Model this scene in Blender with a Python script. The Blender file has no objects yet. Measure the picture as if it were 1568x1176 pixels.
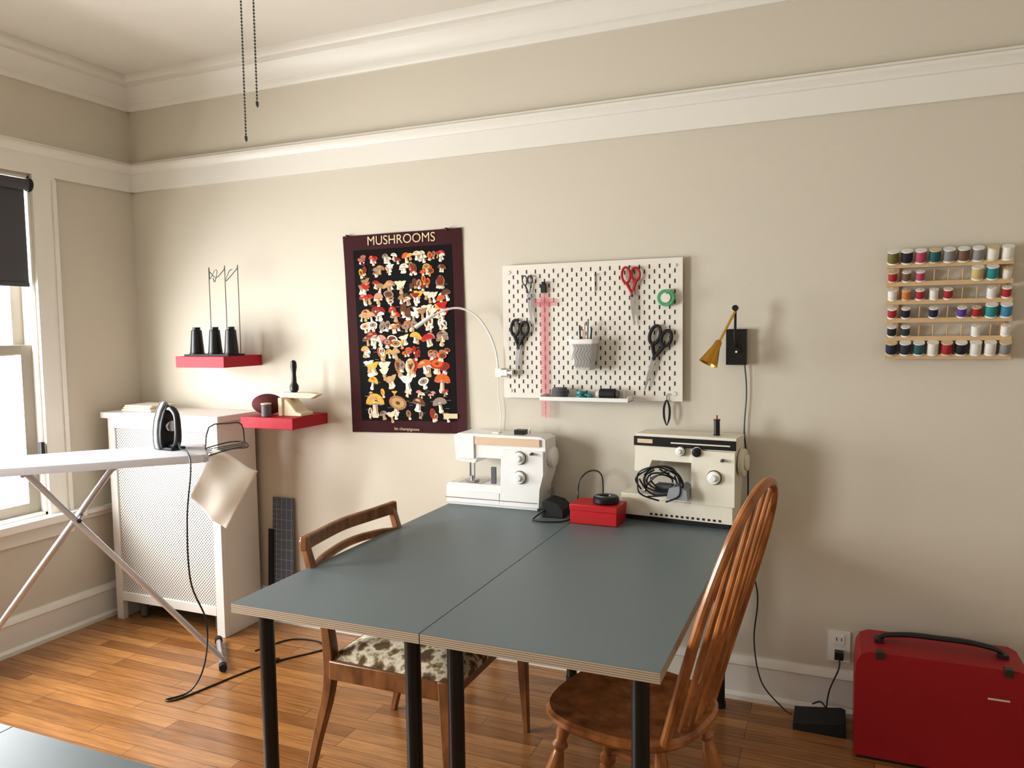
import bpy, bmesh, math, random
from mathutils import Vector, Matrix, Euler
random.seed(7)
S=bpy.context.scene
# ------------------------------------------------------------------ materials
def srgb(c):
    return tuple(((x/255)/12.92 if x/255<=.04045 else ((x/255+.055)/1.055)**2.4) for x in c)
def mat(name,c,rough=.5,metal=0,bump=0,bscale=40,var=0,vscale=3,alpha=1,trans=0,spec=.5,emit=0):
    m=bpy.data.materials.new(name);m.use_nodes=True;nt=m.node_tree;N=nt.nodes;L=nt.links
    b=N['Principled BSDF'];col=srgb(c)+(1,)
    b.inputs['Base Color'].default_value=col;b.inputs['Roughness'].default_value=rough;b.inputs['Metallic'].default_value=metal
    b.inputs['Alpha'].default_value=alpha;b.inputs['Transmission Weight'].default_value=trans
    b.inputs['Specular IOR Level'].default_value=spec
    tc=N.new('ShaderNodeTexCoord')
    n=N.new('ShaderNodeTexNoise');n.inputs['Scale'].default_value=vscale;n.inputs['Detail'].default_value=4
    L.new(tc.outputs['Object'],n.inputs['Vector'])
    mx=N.new('ShaderNodeMix');mx.data_type='RGBA'
    mx.inputs['A'].default_value=tuple(x*(1-var) for x in col[:3])+(1,);mx.inputs['B'].default_value=tuple(min(1,x*(1+var)) for x in col[:3])+(1,)
    L.new(n.outputs['Fac'],mx.inputs['Factor']);L.new(mx.outputs['Result'],b.inputs['Base Color'])
    if bump:
        n2=N.new('ShaderNodeTexNoise');n2.inputs['Scale'].default_value=bscale;n2.inputs['Detail'].default_value=3
        L.new(tc.outputs['Object'],n2.inputs['Vector'])
        bp=N.new('ShaderNodeBump');bp.inputs['Strength'].default_value=bump;bp.inputs['Distance'].default_value=.01
        L.new(n2.outputs['Fac'],bp.inputs['Height']);L.new(bp.outputs['Normal'],b.inputs['Normal'])
    return m
def mathn(N,L,op,a,b=None,c=None):
    n=N.new('ShaderNodeMath');n.operation=op
    for i,v in enumerate((a,b,c)):
        if v is None: continue
        if isinstance(v,(int,float)): n.inputs[i].default_value=v
        else: L.new(v,n.inputs[i])
    return n.outputs[0]
def mat_floor():
    m=bpy.data.materials.new('oak_strip_floor');m.use_nodes=True;nt=m.node_tree;N=nt.nodes;L=nt.links;b=N['Principled BSDF']
    tc=N.new('ShaderNodeTexCoord')
    br=N.new('ShaderNodeTexBrick');br.offset=.37;br.offset_frequency=3;br.squash=1
    br.inputs['Color1'].default_value=srgb((190,138,84))+(1,);br.inputs['Color2'].default_value=srgb((146,98,54))+(1,)
    br.inputs['Mortar'].default_value=srgb((78,46,24))+(1,)
    br.inputs['Scale'].default_value=1;br.inputs['Mortar Size'].default_value=.0011;br.inputs['Mortar Smooth'].default_value=.3
    br.inputs['Brick Width'].default_value=.66;br.inputs['Row Height'].default_value=.064;br.inputs['Bias'].default_value=0
    L.new(tc.outputs['Object'],br.inputs['Vector'])
    mp=N.new('ShaderNodeMapping');mp.inputs['Scale'].default_value=(3,45,1);L.new(tc.outputs['Object'],mp.inputs['Vector'])
    g=N.new('ShaderNodeTexNoise');g.inputs['Scale'].default_value=1.6;g.inputs['Detail'].default_value=6;g.inputs['Roughness'].default_value=.65
    L.new(mp.outputs['Vector'],g.inputs['Vector'])
    cr=N.new('ShaderNodeValToRGB');cr.color_ramp.elements[0].position=.3;cr.color_ramp.elements[0].color=(.5,.47,.44,1);cr.color_ramp.elements[1].position=.7;cr.color_ramp.elements[1].color=(1.1,1.08,1.05,1)
    L.new(g.outputs['Fac'],cr.inputs['Fac'])
    mx=N.new('ShaderNodeMix');mx.data_type='RGBA';mx.blend_type='MULTIPLY';mx.inputs['Factor'].default_value=.85
    L.new(br.outputs['Color'],mx.inputs['A']);L.new(cr.outputs['Color'],mx.inputs['B']);L.new(mx.outputs['Result'],b.inputs['Base Color'])
    b.inputs['Roughness'].default_value=.22
    bp=N.new('ShaderNodeBump');bp.inputs['Strength'].default_value=.25;bp.inputs['Distance'].default_value=.002
    L.new(br.outputs['Fac'],bp.inputs['Height']);bp.invert=True;L.new(bp.outputs['Normal'],b.inputs['Normal'])
    return m
def mat_perf():
    m=bpy.data.materials.new('perforated_white_metal');m.use_nodes=True;nt=m.node_tree;N=nt.nodes;L=nt.links;b=N['Principled BSDF']
    tc=N.new('ShaderNodeTexCoord');sp=N.new('ShaderNodeSeparateXYZ');L.new(tc.outputs['Object'],sp.inputs[0])
    p=.0165
    def dots(off):
        a=mathn(N,L,'SUBTRACT',mathn(N,L,'FRACT',mathn(N,L,'ADD',mathn(N,L,'DIVIDE',sp.outputs[0],p),off+100)),.5)
        c=mathn(N,L,'SUBTRACT',mathn(N,L,'FRACT',mathn(N,L,'ADD',mathn(N,L,'DIVIDE',sp.outputs[2],p),off+100)),.5)
        d=mathn(N,L,'ADD',mathn(N,L,'MULTIPLY',a,a),mathn(N,L,'MULTIPLY',c,c))
        return mathn(N,L,'LESS_THAN',d,.048)
    f=mathn(N,L,'MAXIMUM',dots(0),dots(.5))
    mx=N.new('ShaderNodeMix');mx.data_type='RGBA';mx.inputs['A'].default_value=srgb((222,220,214))+(1,);mx.inputs['B'].default_value=srgb((92,88,80))+(1,)
    L.new(f,mx.inputs['Factor']);L.new(mx.outputs['Result'],b.inputs['Base Color']);b.inputs['Roughness'].default_value=.5
    return m
def mat_ply():
    m=bpy.data.materials.new('plywood_edge');m.use_nodes=True;nt=m.node_tree;N=nt.nodes;L=nt.links;b=N['Principled BSDF']
    tc=N.new('ShaderNodeTexCoord');sp=N.new('ShaderNodeSeparateXYZ');L.new(tc.outputs['Object'],sp.inputs[0])
    w=mathn(N,L,'GREATER_THAN',mathn(N,L,'FRACT',mathn(N,L,'ADD',mathn(N,L,'DIVIDE',sp.outputs[2],.0052),50)),.6)
    mx=N.new('ShaderNodeMix');mx.data_type='RGBA';mx.inputs['A'].default_value=srgb((184,168,146))+(1,);mx.inputs['B'].default_value=srgb((130,112,92))+(1,)
    L.new(w,mx.inputs['Factor']);L.new(mx.outputs['Result'],b.inputs['Base Color']);b.inputs['Roughness'].default_value=.6
    return m
def mat_ramp(name,cols,scale=30,rough=.8,kind='noise',stretch=(1,1,1)):
    m=bpy.data.materials.new(name);m.use_nodes=True;nt=m.node_tree;N=nt.nodes;L=nt.links;b=N['Principled BSDF']
    tc=N.new('ShaderNodeTexCoord');mp=N.new('ShaderNodeMapping');mp.inputs['Scale'].default_value=stretch;L.new(tc.outputs['Object'],mp.inputs['Vector'])
    n=N.new('ShaderNodeTexNoise');n.inputs['Scale'].default_value=scale;n.inputs['Detail'].default_value=3;L.new(mp.outputs['Vector'],n.inputs['Vector'])
    cr=N.new('ShaderNodeValToRGB');E=cr.color_ramp.elements
    while len(E)<len(cols): E.new(.5)
    for i,(p,c) in enumerate(cols): E[i].position=p;E[i].color=srgb(c)+(1,)
    L.new(n.outputs['Fac'],cr.inputs['Fac']);L.new(cr.outputs['Color'],b.inputs['Base Color']);b.inputs['Roughness'].default_value=rough
    return m
WALL=mat('wall_paint',(208,201,186),.75,bump=.06,bscale=60,var=.02,vscale=1.5)
CEIL=mat('ceiling_paint',(226,222,212),.8,bump=.05,bscale=30,var=.02)
TRIM=mat('trim_paint',(228,225,216),.42,bump=.03,bscale=25,var=.015)
FLOOR=mat_floor();PERF=mat_perf();PLY=mat_ply()
TOP=mat('table_laminate',(106,118,122),.42,var=.03,vscale=2,bump=.01,bscale=200)
BLK=mat('black_paint',(16,16,17),.35);BLKM=mat('black_matte',(22,22,23),.6)
WHT=mat('white_enamel',(228,226,221),.4);WPL=mat('white_plastic',(234,233,229),.35);CRM=mat('cream_plastic',(226,220,203),.4)
PEGM=mat('pegboard_paint',(226,221,210),.5);SLOT=mat('slot_shadow_gap',(60,56,50),.9)
RED=mat('red_shelf',(176,34,50),.55,spec=.3);REDP=mat('red_plastic',(158,16,28),.48,bump=.15,bscale=300,var=.04);REDB=mat('red_box',(184,24,30),.45)
STEEL=mat('steel',(190,190,192),.28,metal=1);ALU=mat('aluminium_tube',(200,200,204),.35,metal=.7);DSTEEL=mat('dark_steel',(90,90,92),.35,metal=1)
SILV=mat('silver_plastic',(158,161,166),.35,metal=.3)
BRASS=mat('brass',(196,150,62),.3,metal=1)
WOOD1=mat_ramp('walnut_chair_wood',[(.3,(100,64,36)),(.7,(148,100,60))],9,.32,stretch=(3,3,1))
WOOD2=mat_ramp('windsor_wood',[(.3,(124,74,38)),(.7,(178,118,68))],8,.25,stretch=(3,3,1))
BIRCH=mat('birch_wood',(206,176,134),.5,var=.08,vscale=20);LWOOD=mat('light_wood',(218,202,170),.55,var=.06,vscale=14)
FLORAL=mat_ramp('floral_fabric',[(.34,(70,52,32)),(.43,(122,98,60)),(.48,(196,184,156)),(.54,(222,214,194)),(.58,(166,146,104)),(.64,(92,70,42))],18,.9)
BOARDC=mat('ironing_cover',(200,201,205),.85,bump=.12,bscale=18,var=.04)
CLOTH=mat('pressing_cloth',(234,231,221),.8,alpha=.90,bump=.1,bscale=20)
SHADE=mat('roller_shade_fabric',(80,80,82),.8,var=.04,vscale=60)
SASH=mat('sash_paint_shaded',(168,160,146),.5)  # greyish white sashes, with their shade put into this darker colour
PINK=mat('pink_acrylic',(240,150,156),.2,alpha=.22);PINKL=mat('pink_ink',(206,70,90),.5,alpha=.6)
GREYRUL=mat('grey_ruler',(96,104,116),.4,alpha=.9);RULL=mat('ruler_lines',(170,178,188),.5)
GREEN=mat('green_tape',(80,160,110),.5);TEAL=mat('teal_plastic',(30,140,140),.4);GREY=mat('grey_rubber',(96,96,98),.6)
MAROON=mat('maroon_ham',(84,22,26),.85,bump=.2,bscale=30,var=.2,vscale=25)
PBLACK=mat('poster_black',(20,19,19),.75,spec=.12);PMAR=mat('poster_border',(64,28,31),.7,spec=.15);PTXT=mat('poster_text',(214,196,160),.7)
BEIGE=mat('beige_panel',(214,186,156),.45);PAPER=mat('paper',(224,216,200),.8);SCIR=mat('red_handle',(170,34,38),.35)
# ------------------------------------------------------------------ mesh builder
def catmull(P,k):
    if k<=1: return [Vector(p) for p in P]
    P=[Vector(p) for p in P];Q=[]
    for i in range(len(P)-1):
        a=P[max(i-1,0)];b=P[i];c=P[i+1];d=P[min(i+2,len(P)-1)]
        for j in range(k):
            t=j/k;Q.append(.5*((2*b)+(c-a)*t+(2*a-5*b+4*c-d)*t*t+(3*b-a-3*c+d)*t**3))
    Q.append(P[-1]);return Q
class MB:
    def __init__(s): s.v=[];s.f=[];s.mi=[];s.mats=[];s.M=Matrix.Identity(4)
    def add(s,vs,fs,m):
        if m not in s.mats: s.mats.append(m)
        k=s.mats.index(m);o=len(s.v)
        s.v+=[s.M@Vector(v) for v in vs];s.f+=[[i+o for i in f] for f in fs];s.mi+=[k]*len(fs)
    def box(s,x0,x1,y0,y1,z0,z1,m):
        vs=[(x,y,z) for z in (z0,z1) for y in (y0,y1) for x in (x0,x1)]
        s.add(vs,[(0,2,3,1),(4,5,7,6),(0,1,5,4),(2,6,7,3),(0,4,6,2),(1,3,7,5)],m)
    def obox(s,c,size,rot,m):
        R=Euler(rot).to_matrix();a,b,d=[x/2 for x in size]
        vs=[Vector(c)+R@Vector((x,y,z)) for z in (-d,d) for y in (-b,b) for x in (-a,a)]
        s.add(vs,[(0,2,3,1),(4,5,7,6),(0,1,5,4),(2,6,7,3),(0,4,6,2),(1,3,7,5)],m)
    def sweep(s,P,r,m,n=10,k=1,closed=False,asp=1,up=(0,0,1)):
        if not isinstance(r,(list,tuple)): r=[r]*len(P)
        Q=catmull(P,k) if not closed else [Vector(p) for p in P]
        if closed: R=list(r)
        else:
            R=[]
            for i in range(len(P)-1):
                for j in range(k): R.append(r[i]+(r[i+1]-r[i])*j/k)
            R.append(r[-1])
        vs=[];fs=[];N=len(Q);u=Vector(up)
        for i in range(N):
            t=(Q[(i+1)%N]-Q[i-1]) if closed else (Q[min(i+1,N-1)]-Q[max(i-1,0)])
            if t.length<1e-9: t=Vector((0,0,1))
            t.normalize()
            a=u-t*u.dot(t)
            if a.length<.05: a=Vector((1,0,0))-t*t.x if abs(t.x)<.9 else Vector((0,1,0))-t*t.y
            a.normalize();b=t.cross(a);u=a
            for j in range(n):
                th=2*math.pi*(j+.5)/n
                vs.append(Q[i]+a*math.cos(th)*R[i]*asp+b*math.sin(th)*R[i])
        for i in range(N if closed else N-1):
            for j in range(n):
                A=i*n+j;B=i*n+(j+1)%n;C=((i+1)%N)*n+(j+1)%n;D=((i+1)%N)*n+j;fs.append((A,B,C,D))
        if not closed: fs.append(tuple(range(n))[::-1]);fs.append(tuple((N-1)*n+j for j in range(n)))
        s.add(vs,fs,m)
    def lathe(s,prof,m,o=(0,0,0),ax=(0,0,1),n=20):
        ax=Vector(ax).normalized();q=Vector((0,0,1)).rotation_difference(ax)
        vs=[];fs=[];N=len(prof)
        for (r,z) in prof:
            for j in range(n):
                th=2*math.pi*j/n;vs.append(Vector(o)+q@Vector((max(r,1e-5)*math.cos(th),max(r,1e-5)*math.sin(th),z)))
        for i in range(N-1):
            for j in range(n): fs.append((i*n+j,i*n+(j+1)%n,(i+1)*n+(j+1)%n,(i+1)*n+j))
        fs.append(tuple(range(n))[::-1]);fs.append(tuple((N-1)*n+j for j in range(n)))
        s.add(vs,fs,m)
    def cyl(s,a,b,r,m,n=14,r2=None):
        a=Vector(a);b=Vector(b);s.lathe([(r,0),(r if r2 is None else r2,(b-a).length)],m,a,b-a,n)
    def prism(s,poly,pl,c0,c1,m):
        n=len(poly)
        def P(a,b,c): return {'xz':(a,c,b),'yz':(c,a,b),'xy':(a,b,c)}[pl]
        vs=[P(a,b,c0) for a,b in poly]+[P(a,b,c1) for a,b in poly]
        fs=[tuple(range(n)),tuple(range(2*n-1,n-1,-1))]+[(i,(i+1)%n,n+(i+1)%n,n+i) for i in range(n)]
        s.add(vs,fs,m)
    def grid(s,fn,nu,nv,m):
        vs=[fn(i/nu,j/nv) for j in range(nv+1) for i in range(nu+1)]
        s.add(vs,[(j*(nu+1)+i,j*(nu+1)+i+1,(j+1)*(nu+1)+i+1,(j+1)*(nu+1)+i) for j in range(nv) for i in range(nu)],m)
    def ball(s,c,rx,ry,rz,m,n=16,h=10,zlo=-1):
        vs=[];fs=[]
        for i in range(h+1):
            ph=math.pi*i/h
            for j in range(n):
                th=2*math.pi*j/n
                vs.append((c[0]+rx*max(math.sin(ph),1e-4)*math.cos(th),c[1]+ry*max(math.sin(ph),1e-4)*math.sin(th),c[2]+rz*max(math.cos(ph),zlo)))
        for i in range(h):
            for j in range(n): fs.append((i*n+j,i*n+(j+1)%n,(i+1)*n+(j+1)%n,(i+1)*n+j))
        s.add(vs,fs,m)
    def text(s,t,size,M,m):
        cu=bpy.data.curves.new('t','FONT');cu.body=t;cu.size=size;cu.align_x='CENTER';ob=bpy.data.objects.new('t',cu);S.collection.objects.link(ob)
        dg=bpy.context.evaluated_depsgraph_get();me=bpy.data.meshes.new_from_object(ob.evaluated_get(dg))
        s.add([M@v.co for v in me.vertices],[tuple(p.vertices) for p in me.polygons],m)
        bpy.data.objects.remove(ob);bpy.data.meshes.remove(me);bpy.data.curves.remove(cu)
    def done(s,name,bevel=0,sub=0,solid=0,ang=35,flat=False):
        me=bpy.data.meshes.new(name)
        xs=[v.x for v in s.v];ys=[v.y for v in s.v];zs=[v.z for v in s.v]
        o=Vector(((min(xs)+max(xs))/2,(min(ys)+max(ys))/2,min(zs)))
        me.from_pydata([v-o for v in s.v],[],s.f)
        for m in s.mats: me.materials.append(m)
        for p,k in zip(me.polygons,s.mi): p.material_index=k
        bm=bmesh.new();bm.from_mesh(me);bmesh.ops.recalc_face_normals(bm,faces=bm.faces);bm.to_mesh(me);bm.free()
        if not flat:
            for p in me.polygons: p.use_smooth=True
            me.set_sharp_from_angle(angle=math.radians(ang))
        ob=bpy.data.objects.new(name,me);S.collection.objects.link(ob);ob.location=o
        if solid: md=ob.modifiers.new('s','SOLIDIFY');md.thickness=solid
        if bevel:
            md=ob.modifiers.new('b','BEVEL');md.width=bevel;md.segments=2;md.limit_method='ANGLE';md.angle_limit=math.radians(50)
        if sub: md=ob.modifiers.new('ss','SUBSURF');md.levels=sub;md.render_levels=sub
        return ob
XR=5.1;YF=-4.6;H=2.775
# ------------------------------------------------------------------ room
b=MB();b.box(-.2,XR+.15,YF-.15,.15,-.1,0,FLOOR);b.done('floor',flat=True)
b=MB();b.box(-.2,XR+.15,YF-.15,.15,H,H+.1,CEIL);b.done('ceiling',flat=True)
b=MB();b.box(-.15,XR+.15,0,.15,0,H,WALL);b.done('wall_back',flat=True)
b=MB();b.box(XR,XR+.15,YF,0,0,H,WALL);b.done('wall_right',flat=True)
b=MB();b.box(-.15,XR+.15,YF-.15,YF,0,H,WALL);b.done('wall_front',flat=True)
W=[(-1.60,-.57),(-2.98,-1.95)];Z0,Z1=.60,2.19
b=MB();b.box(-.15,0,YF,0,0,Z0,WALL);b.box(-.15,0,YF,0,Z1,H,WALL)
e=0
for (a,c) in W: b.box(-.15,0,c,e,Z0,Z1,WALL);e=a
b.box(-.15,0,YF,e,Z0,Z1,WALL);b.done('wall_left',flat=True)
crown=[(0,2.618),(.014,2.618),(.02,2.632),(.02,2.645),(.03,2.65),(.034,2.672),(.05,2.70),(.07,2.72),(.07,2.732),(.092,2.736),(.1,2.75),(.1,H),(0,H)]
rail=[(0,2.2),(.018,2.2),(.018,2.29),(.026,2.293),(.03,2.305),(.045,2.318),(.045,2.33),(.03,2.338),(.03,2.346),(0,2.346)]
base=[(0,0),(.034,0),(.034,.018),(.02,.03),(.02,.135),(.026,.14),(.022,.155),(.01,.168),(0,.17)]
for nm,pr in (('trim_1',crown),('trim_2',rail),('baseboard_back',base)):
    b=MB();b.prism([(-p,z) for p,z in pr],'yz',0,XR,TRIM);b.done(nm)
for nm,pr in (('trim_3',crown),('trim_4',rail),('baseboard_left',base)):
    b=MB();b.prism(pr,'xz',YF,0,TRIM);b.done(nm)
for nm,pr in (('trim_5',crown),('baseboard_right',base)):
    b=MB();b.prism([(XR-p,z) for p,z in pr],'xz',YF,0,TRIM);b.done(nm)
b=MB();b.prism([(0,.535),(.012,.535),(.016,.55),(.03,.56),(.03,.578),(0,.58)],'xz',-.46,0,TRIM);b.done('trim_6')
def window(i,a,c,shade):
    b=MB()
    b.box(0,.02,c,c+.115,Z0-.02,Z1+.01,TRIM);b.box(0,.02,a-.115,a,Z0-.02,Z1+.01,TRIM)
    b.box(.02,.028,c+.095,c+.115,Z0,Z1,TRIM)
    b.box(-.02,.075,a-.15,c+.15,Z0-.035,Z0,TRIM);b.box(0,.018,a-.12,c+.12,Z0-.11,Z0-.035,TRIM)
    b.box(-.15,0,c-.012,c,Z0,Z1,TRIM);b.box(-.15,0,a,a+.012,Z0,Z1,TRIM);b.box(-.15,0,a,c,Z1-.012,Z1,TRIM);b.box(-.15,0,a,c,Z0,Z0+.015,TRIM)
    a2=a+.012;c2=c-.012
    def sash(x0,x1,z0,z1,w):
        b.box(x0,x1,c2-w,c2,z0,z1,SASH);b.box(x0,x1,a2,a2+w,z0,z1,SASH)
        b.box(x0,x1,a2+w,c2-w,z0,z0+.05,SASH);b.box(x0,x1,a2+w,c2-w,z1-.045,z1,SASH)
    sash(-.115,-.08,1.36,Z1-.012,.055);sash(-.07,-.03,Z0+.015,1.41,.055)
    b.box(.0,.022,c-.03,c-.012,.88,.95,BLKM)
    b.cyl((.0,a+.015,2.15),(.0,c-.015,2.15),.026,SHADE,16)
    b.cyl((.0,c-.012,2.15),(.0,c-.0,2.15),.032,BLKM,16)
    b.box(-.012,-.010,a+.02,c-.02,shade,2.15,SHADE);b.box(-.016,-.006,a+.02,c-.02,shade-.02,shade,SHADE)
    b.done('window_%d'%i,bevel=.003)
window(1,W[0][0],W[0][1],1.70);window(2,W[1][0],W[1][1],1.95)
# ------------------------------------------------------------------ tables
def table(x0,x1,y0,y1,zt):
    b=MB();b.box(x0,x1,y0,y1,zt-.0265,zt-.0015,PLY);b.box(x0,x1,y0,y1,zt-.0015,zt,TOP)
    for x in (x0+.06,x1-.06):
        for y in (y0+.07,y1-.07):
            b.cyl((x,y,0),(x,y,zt-.0265),.021,BLK,20);b.cyl((x,y,0),(x,y,.02),.024,BLKM,20)
            b.box(x-.045,x+.045,y-.045,y+.045,zt-.032,zt-.0265,BLK)
    b.done('work_table')
ZT=.712
table(1.946,2.537,-1.4436,-.04,ZT);table(2.540,3.131,-1.4436,-.04,ZT)
table(1.42,2.015,-3.30,-2.10,ZT-.012);table(2.018,2.613,-3.30,-2.10,ZT-.012)
# ------------------------------------------------------------------ radiator cover
b=MB();x0,x1,y0,yb=.085,.80,-.29,-.04;zt=1.035
b.box(x0-.025,x1+.025,y0-.02,0-.001,zt,zt+.03,WHT)
b.box(x0,x0+.045,y0,y0+.03,0,zt,WHT);b.box(x1-.05,x1,y0,y0+.03,0,zt,WHT)
b.box(x0+.045,x1-.05,y0,y0+.03,zt-.05,zt,WHT);b.box(x0+.045,x1-.05,y0,y0+.03,.10,.145,WHT)
b.box(x0+.045,x1-.05,y0+.01,y0+.014,.14,zt-.05,PERF)
b.box(x1-.02,x1,y0+.03,-.002-.034,.0,zt,WHT);b.box(x0,x0+.02,y0+.03,-.036,.0,zt,WHT)
b.box(x0+.02,x1-.02,-.06,-.05,.2,zt,WHT)
b.done('radiator_cover',bevel=.003)
b=MB()
for i in range(8):
    x=.18+i*.072;b.box(x,x+.045,-.24,-.08,.09,.9,GREY)
for x in (.2,.7): b.cyl((x,-.22,0),(x,-.22,.10),.02,GREY);b.cyl((x,-.10,0),(x,-.10,.10),.02,GREY)
b.done('radiator',bevel=.012)
b=MB()
b.box(.14,.34,-.25,-.08,1.066,1.078,PAPER);b.box(.145,.33,-.245,-.085,1.0785,1.088,LWOOD);b.box(.15,.335,-.24,-.09,1.0885,1.097,PAPER);b.done('book_stack',bevel=.002)
# ------------------------------------------------------------------ wall shelves
def shelf(x0,x1,y0,z0,z1):
    b=MB();b.box(x0,x1,y0,-.001,z0,z1,RED);b.done('wall_shelf',bevel=.002)
shelf(.53,.83,-.26,1.29,1.343);shelf(.915,1.215,-.26,1.012,1.064)
b=MB()
b.box(.545,.82,-.22,-.11,1.3432,1.352,BLKM)
for x in (.58,.695,.795):
    y=-.17
    b.lathe([(.036,0),(.036,.004),(.033,.006),(.024,.115),(.018,.118),(.018,.13),(.006,.13)],BLK,(x,y,1.352),n=24)
w=.0018;y=-.13
b.sweep([(.635,y,1.35),(.635,y,1.74),(.638,y,1.752),(.66,y-.02,1.715),(.70,y-.03,1.752),(.715,y-.03,1.75),(.69,y-.02,1.70),(.66,y,1.72)],w,DSTEEL,6,4)
b.sweep([(.735,y,1.35),(.735,y,1.745),(.73,y,1.757),(.70,y-.02,1.72),(.67,y-.03,1.748)],w,DSTEEL,6,4)
b.sweep([(.815,y,1.35),(.815,y,1.745),(.81,y,1.757),(.785,y-.02,1.72),(.765,y-.03,1.70),(.79,y-.03,1.745),(.80,y-.02,1.755)],w,DSTEEL,6,4)
b.done('cone_thread_stand')
b=MB();b.ball((.985,-.15,1.114),.082,.06,.049,MAROON,24,14);b.done('tailors_ham')
b=MB()
b.box(1.085,1.11,-.20,-.08,1.0645,1.15,LWOOD)
b.prism([(1.075,1.145),(1.24,1.145),(1.285,1.165),(1.245,1.172),(1.075,1.172)],'xz',-.16,-.12,LWOOD)
b.prism([(1.08,1.0645),(1.21,1.0645),(1.21,1.08),(1.18,1.085),(1.15,1.12),(1.12,1.145),(1.08,1.145)],'xz',-.19,-.10,LWOOD)
b.done('wooden_point_presser',bevel=.004)
b=MB();b.cyl((1.045,-.232,1.0645),(1.045,-.232,1.12),.022,GREY,16);b.cyl((1.045,-.232,1.12),(1.045,-.232,1.128),.024,LWOOD,16);b.done('pin_tin',bevel=.003)
b=MB();b.lathe([(.012,0),(.02,.01),(.021,.03),(.012,.045),(.010,.09),(.015,.12),(.013,.142),(.004,.15)],BLK,(1.135,-.14,1.1722),n=16);b.done('clothes_brush')
# ------------------------------------------------------------------ poster
C4=[(1.336,1.893),(1.955,1.895),(1.968,.993),(1.366,.978)]
def PM(s,t,dy=0):
    x=(C4[0][0]*(1-s)+C4[1][0]*s)*(1-t)+(C4[3][0]*(1-s)+C4[2][0]*s)*t
    z=(C4[0][1]*(1-s)+C4[1][1]*s)*(1-t)+(C4[3][1]*(1-s)+C4[2][1]*s)*t
    y=-.004-.006*math.sin(math.pi*2*s)**2*t-.012*max(0,abs(s-.5)*2-.8)*5*(t**2)-.004*abs(math.cos(7*s))*max(0,.15-t)*6
    return (x,y-dy,z)
b=MB();b.grid(PM,24,24,PMAR)
b.grid(lambda s,t:PM(.085+.83*s,.075+.865*t,.0012),24,24,PBLACK)
pc=[(222,174,72),(212,104,50),(190,46,40),(228,214,188),(166,126,90),(238,230,214),(110,72,54),(156,140,128),(196,160,114),(146,50,46),(212,146,130)]
pal=[mat('mush_%d'%i,c,.75,var=.3,vscale=90,spec=.12) for i,c in enumerate(pc)]
caps=[0,1,2,2,3,3,4,5,5,6,8,9,10,7]
dk=[pal[6],pal[4],pal[8],pal[9],pal[7],pal[1]]
pst=[pal[3],pal[5],pal[8],pal[5]]
def P2(cs,ct,pts,m,dy):
    b.add([PM(cs+px/.61,ct-pz/.91,dy) for px,pz in pts],[tuple(range(len(pts)))],m)
def mush(cs,ct,w,h,cm,sm,kind,dy):
    a=random.uniform(-.3,.3)
    def R(p): return (p[0]*math.cos(a)-p[1]*math.sin(a),p[0]*math.sin(a)+p[1]*math.cos(a))
    sw=w*random.uniform(.11,.19)
    P2(cs,ct,[R(p) for p in [(-sw*.8,.1*h),(sw*.8,.1*h),(sw,-.3*h),(sw*1.4,-.42*h),(sw*.9,-.52*h),(-sw*.9,-.52*h),(-sw*1.4,-.42*h),(-sw,-.3*h)]],sm,dy)
    P2(cs,ct,[R(p) for p in [(0,.05*h),(sw*.7,.05*h),(sw*.9,-.34*h),(sw*.6,-.46*h)]],random.choice([pal[7],pal[4]]),dy+.0003)
    if kind==0: cap=[(w/2*math.cos(t),h*.40*math.sin(t)) for t in [math.pi*i/9 for i in range(10)]]+[(-w*.3,-.05*h),(0,.05*h),(w*.3,-.05*h)]
    elif kind==1: cap=[(w/2*math.cos(t),h*.28*math.sin(t)+.05*h) for t in [2*math.pi*i/14 for i in range(14)]]
    elif kind==2: cap=[(-w*.5,h*.3),(-w*.2,h*.36),(0,h*.3),(w*.2,h*.36),(w*.5,h*.33),(w*.25,0),(0,-h*.1),(-w*.25,0)]
    else: cap=[(w*.3*math.cos(t),h*.40*math.sin(t)+.12*h) for t in [2*math.pi*i/12 for i in range(12)]]
    P2(cs,ct,[R(p) for p in cap],cm,dy+.0005)
    hl=random.choice(dk)
    if kind==0:
        P2(cs,ct,[R((p[0]*.4-w*.1,p[1]*.4+.16*h)) for p in cap[:10]],random.choice([hl,cm,pal[8]]),dy+.0008)
        P2(cs,ct,[R(p) for p in [(-w*.46,.0),(w*.46,.0),(w*.3,-.05*h),(0,.03*h),(-w*.3,-.05*h)]],pal[7],dy+.0009)
    if kind==1:
        P2(cs,ct,[R((p[0]*.72,p[1]*.72+.015*h)) for p in cap],hl,dy+.0008);P2(cs,ct,[R((p[0]*.25,p[1]*.25+.03*h)) for p in cap],pal[6],dy+.001)
    if kind==3:
        for j in range(5): P2(cs,ct,[R((px*.05*w*3+random.uniform(-.18,.18)*w,pz*.05*h*2+.12*h+random.uniform(-.28,.28)*h)) for px,pz in [(-.5,0),(0,.8),(.5,0),(0,-.8)]],pal[6],dy+.0008)
rows=[(.125,8,.044,4),(.185,7,.048,4),(.255,7,.058,4),(.325,7,.054,4),(.395,7,.060,4),(.46,6,.054,4),(.53,7,.066,3),(.60,7,.050,4),(.672,6,.078,3),(.745,5,.088,2),(.80,7,.036,2),(.855,4,.115,2),(.91,7,.055,2)]
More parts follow.
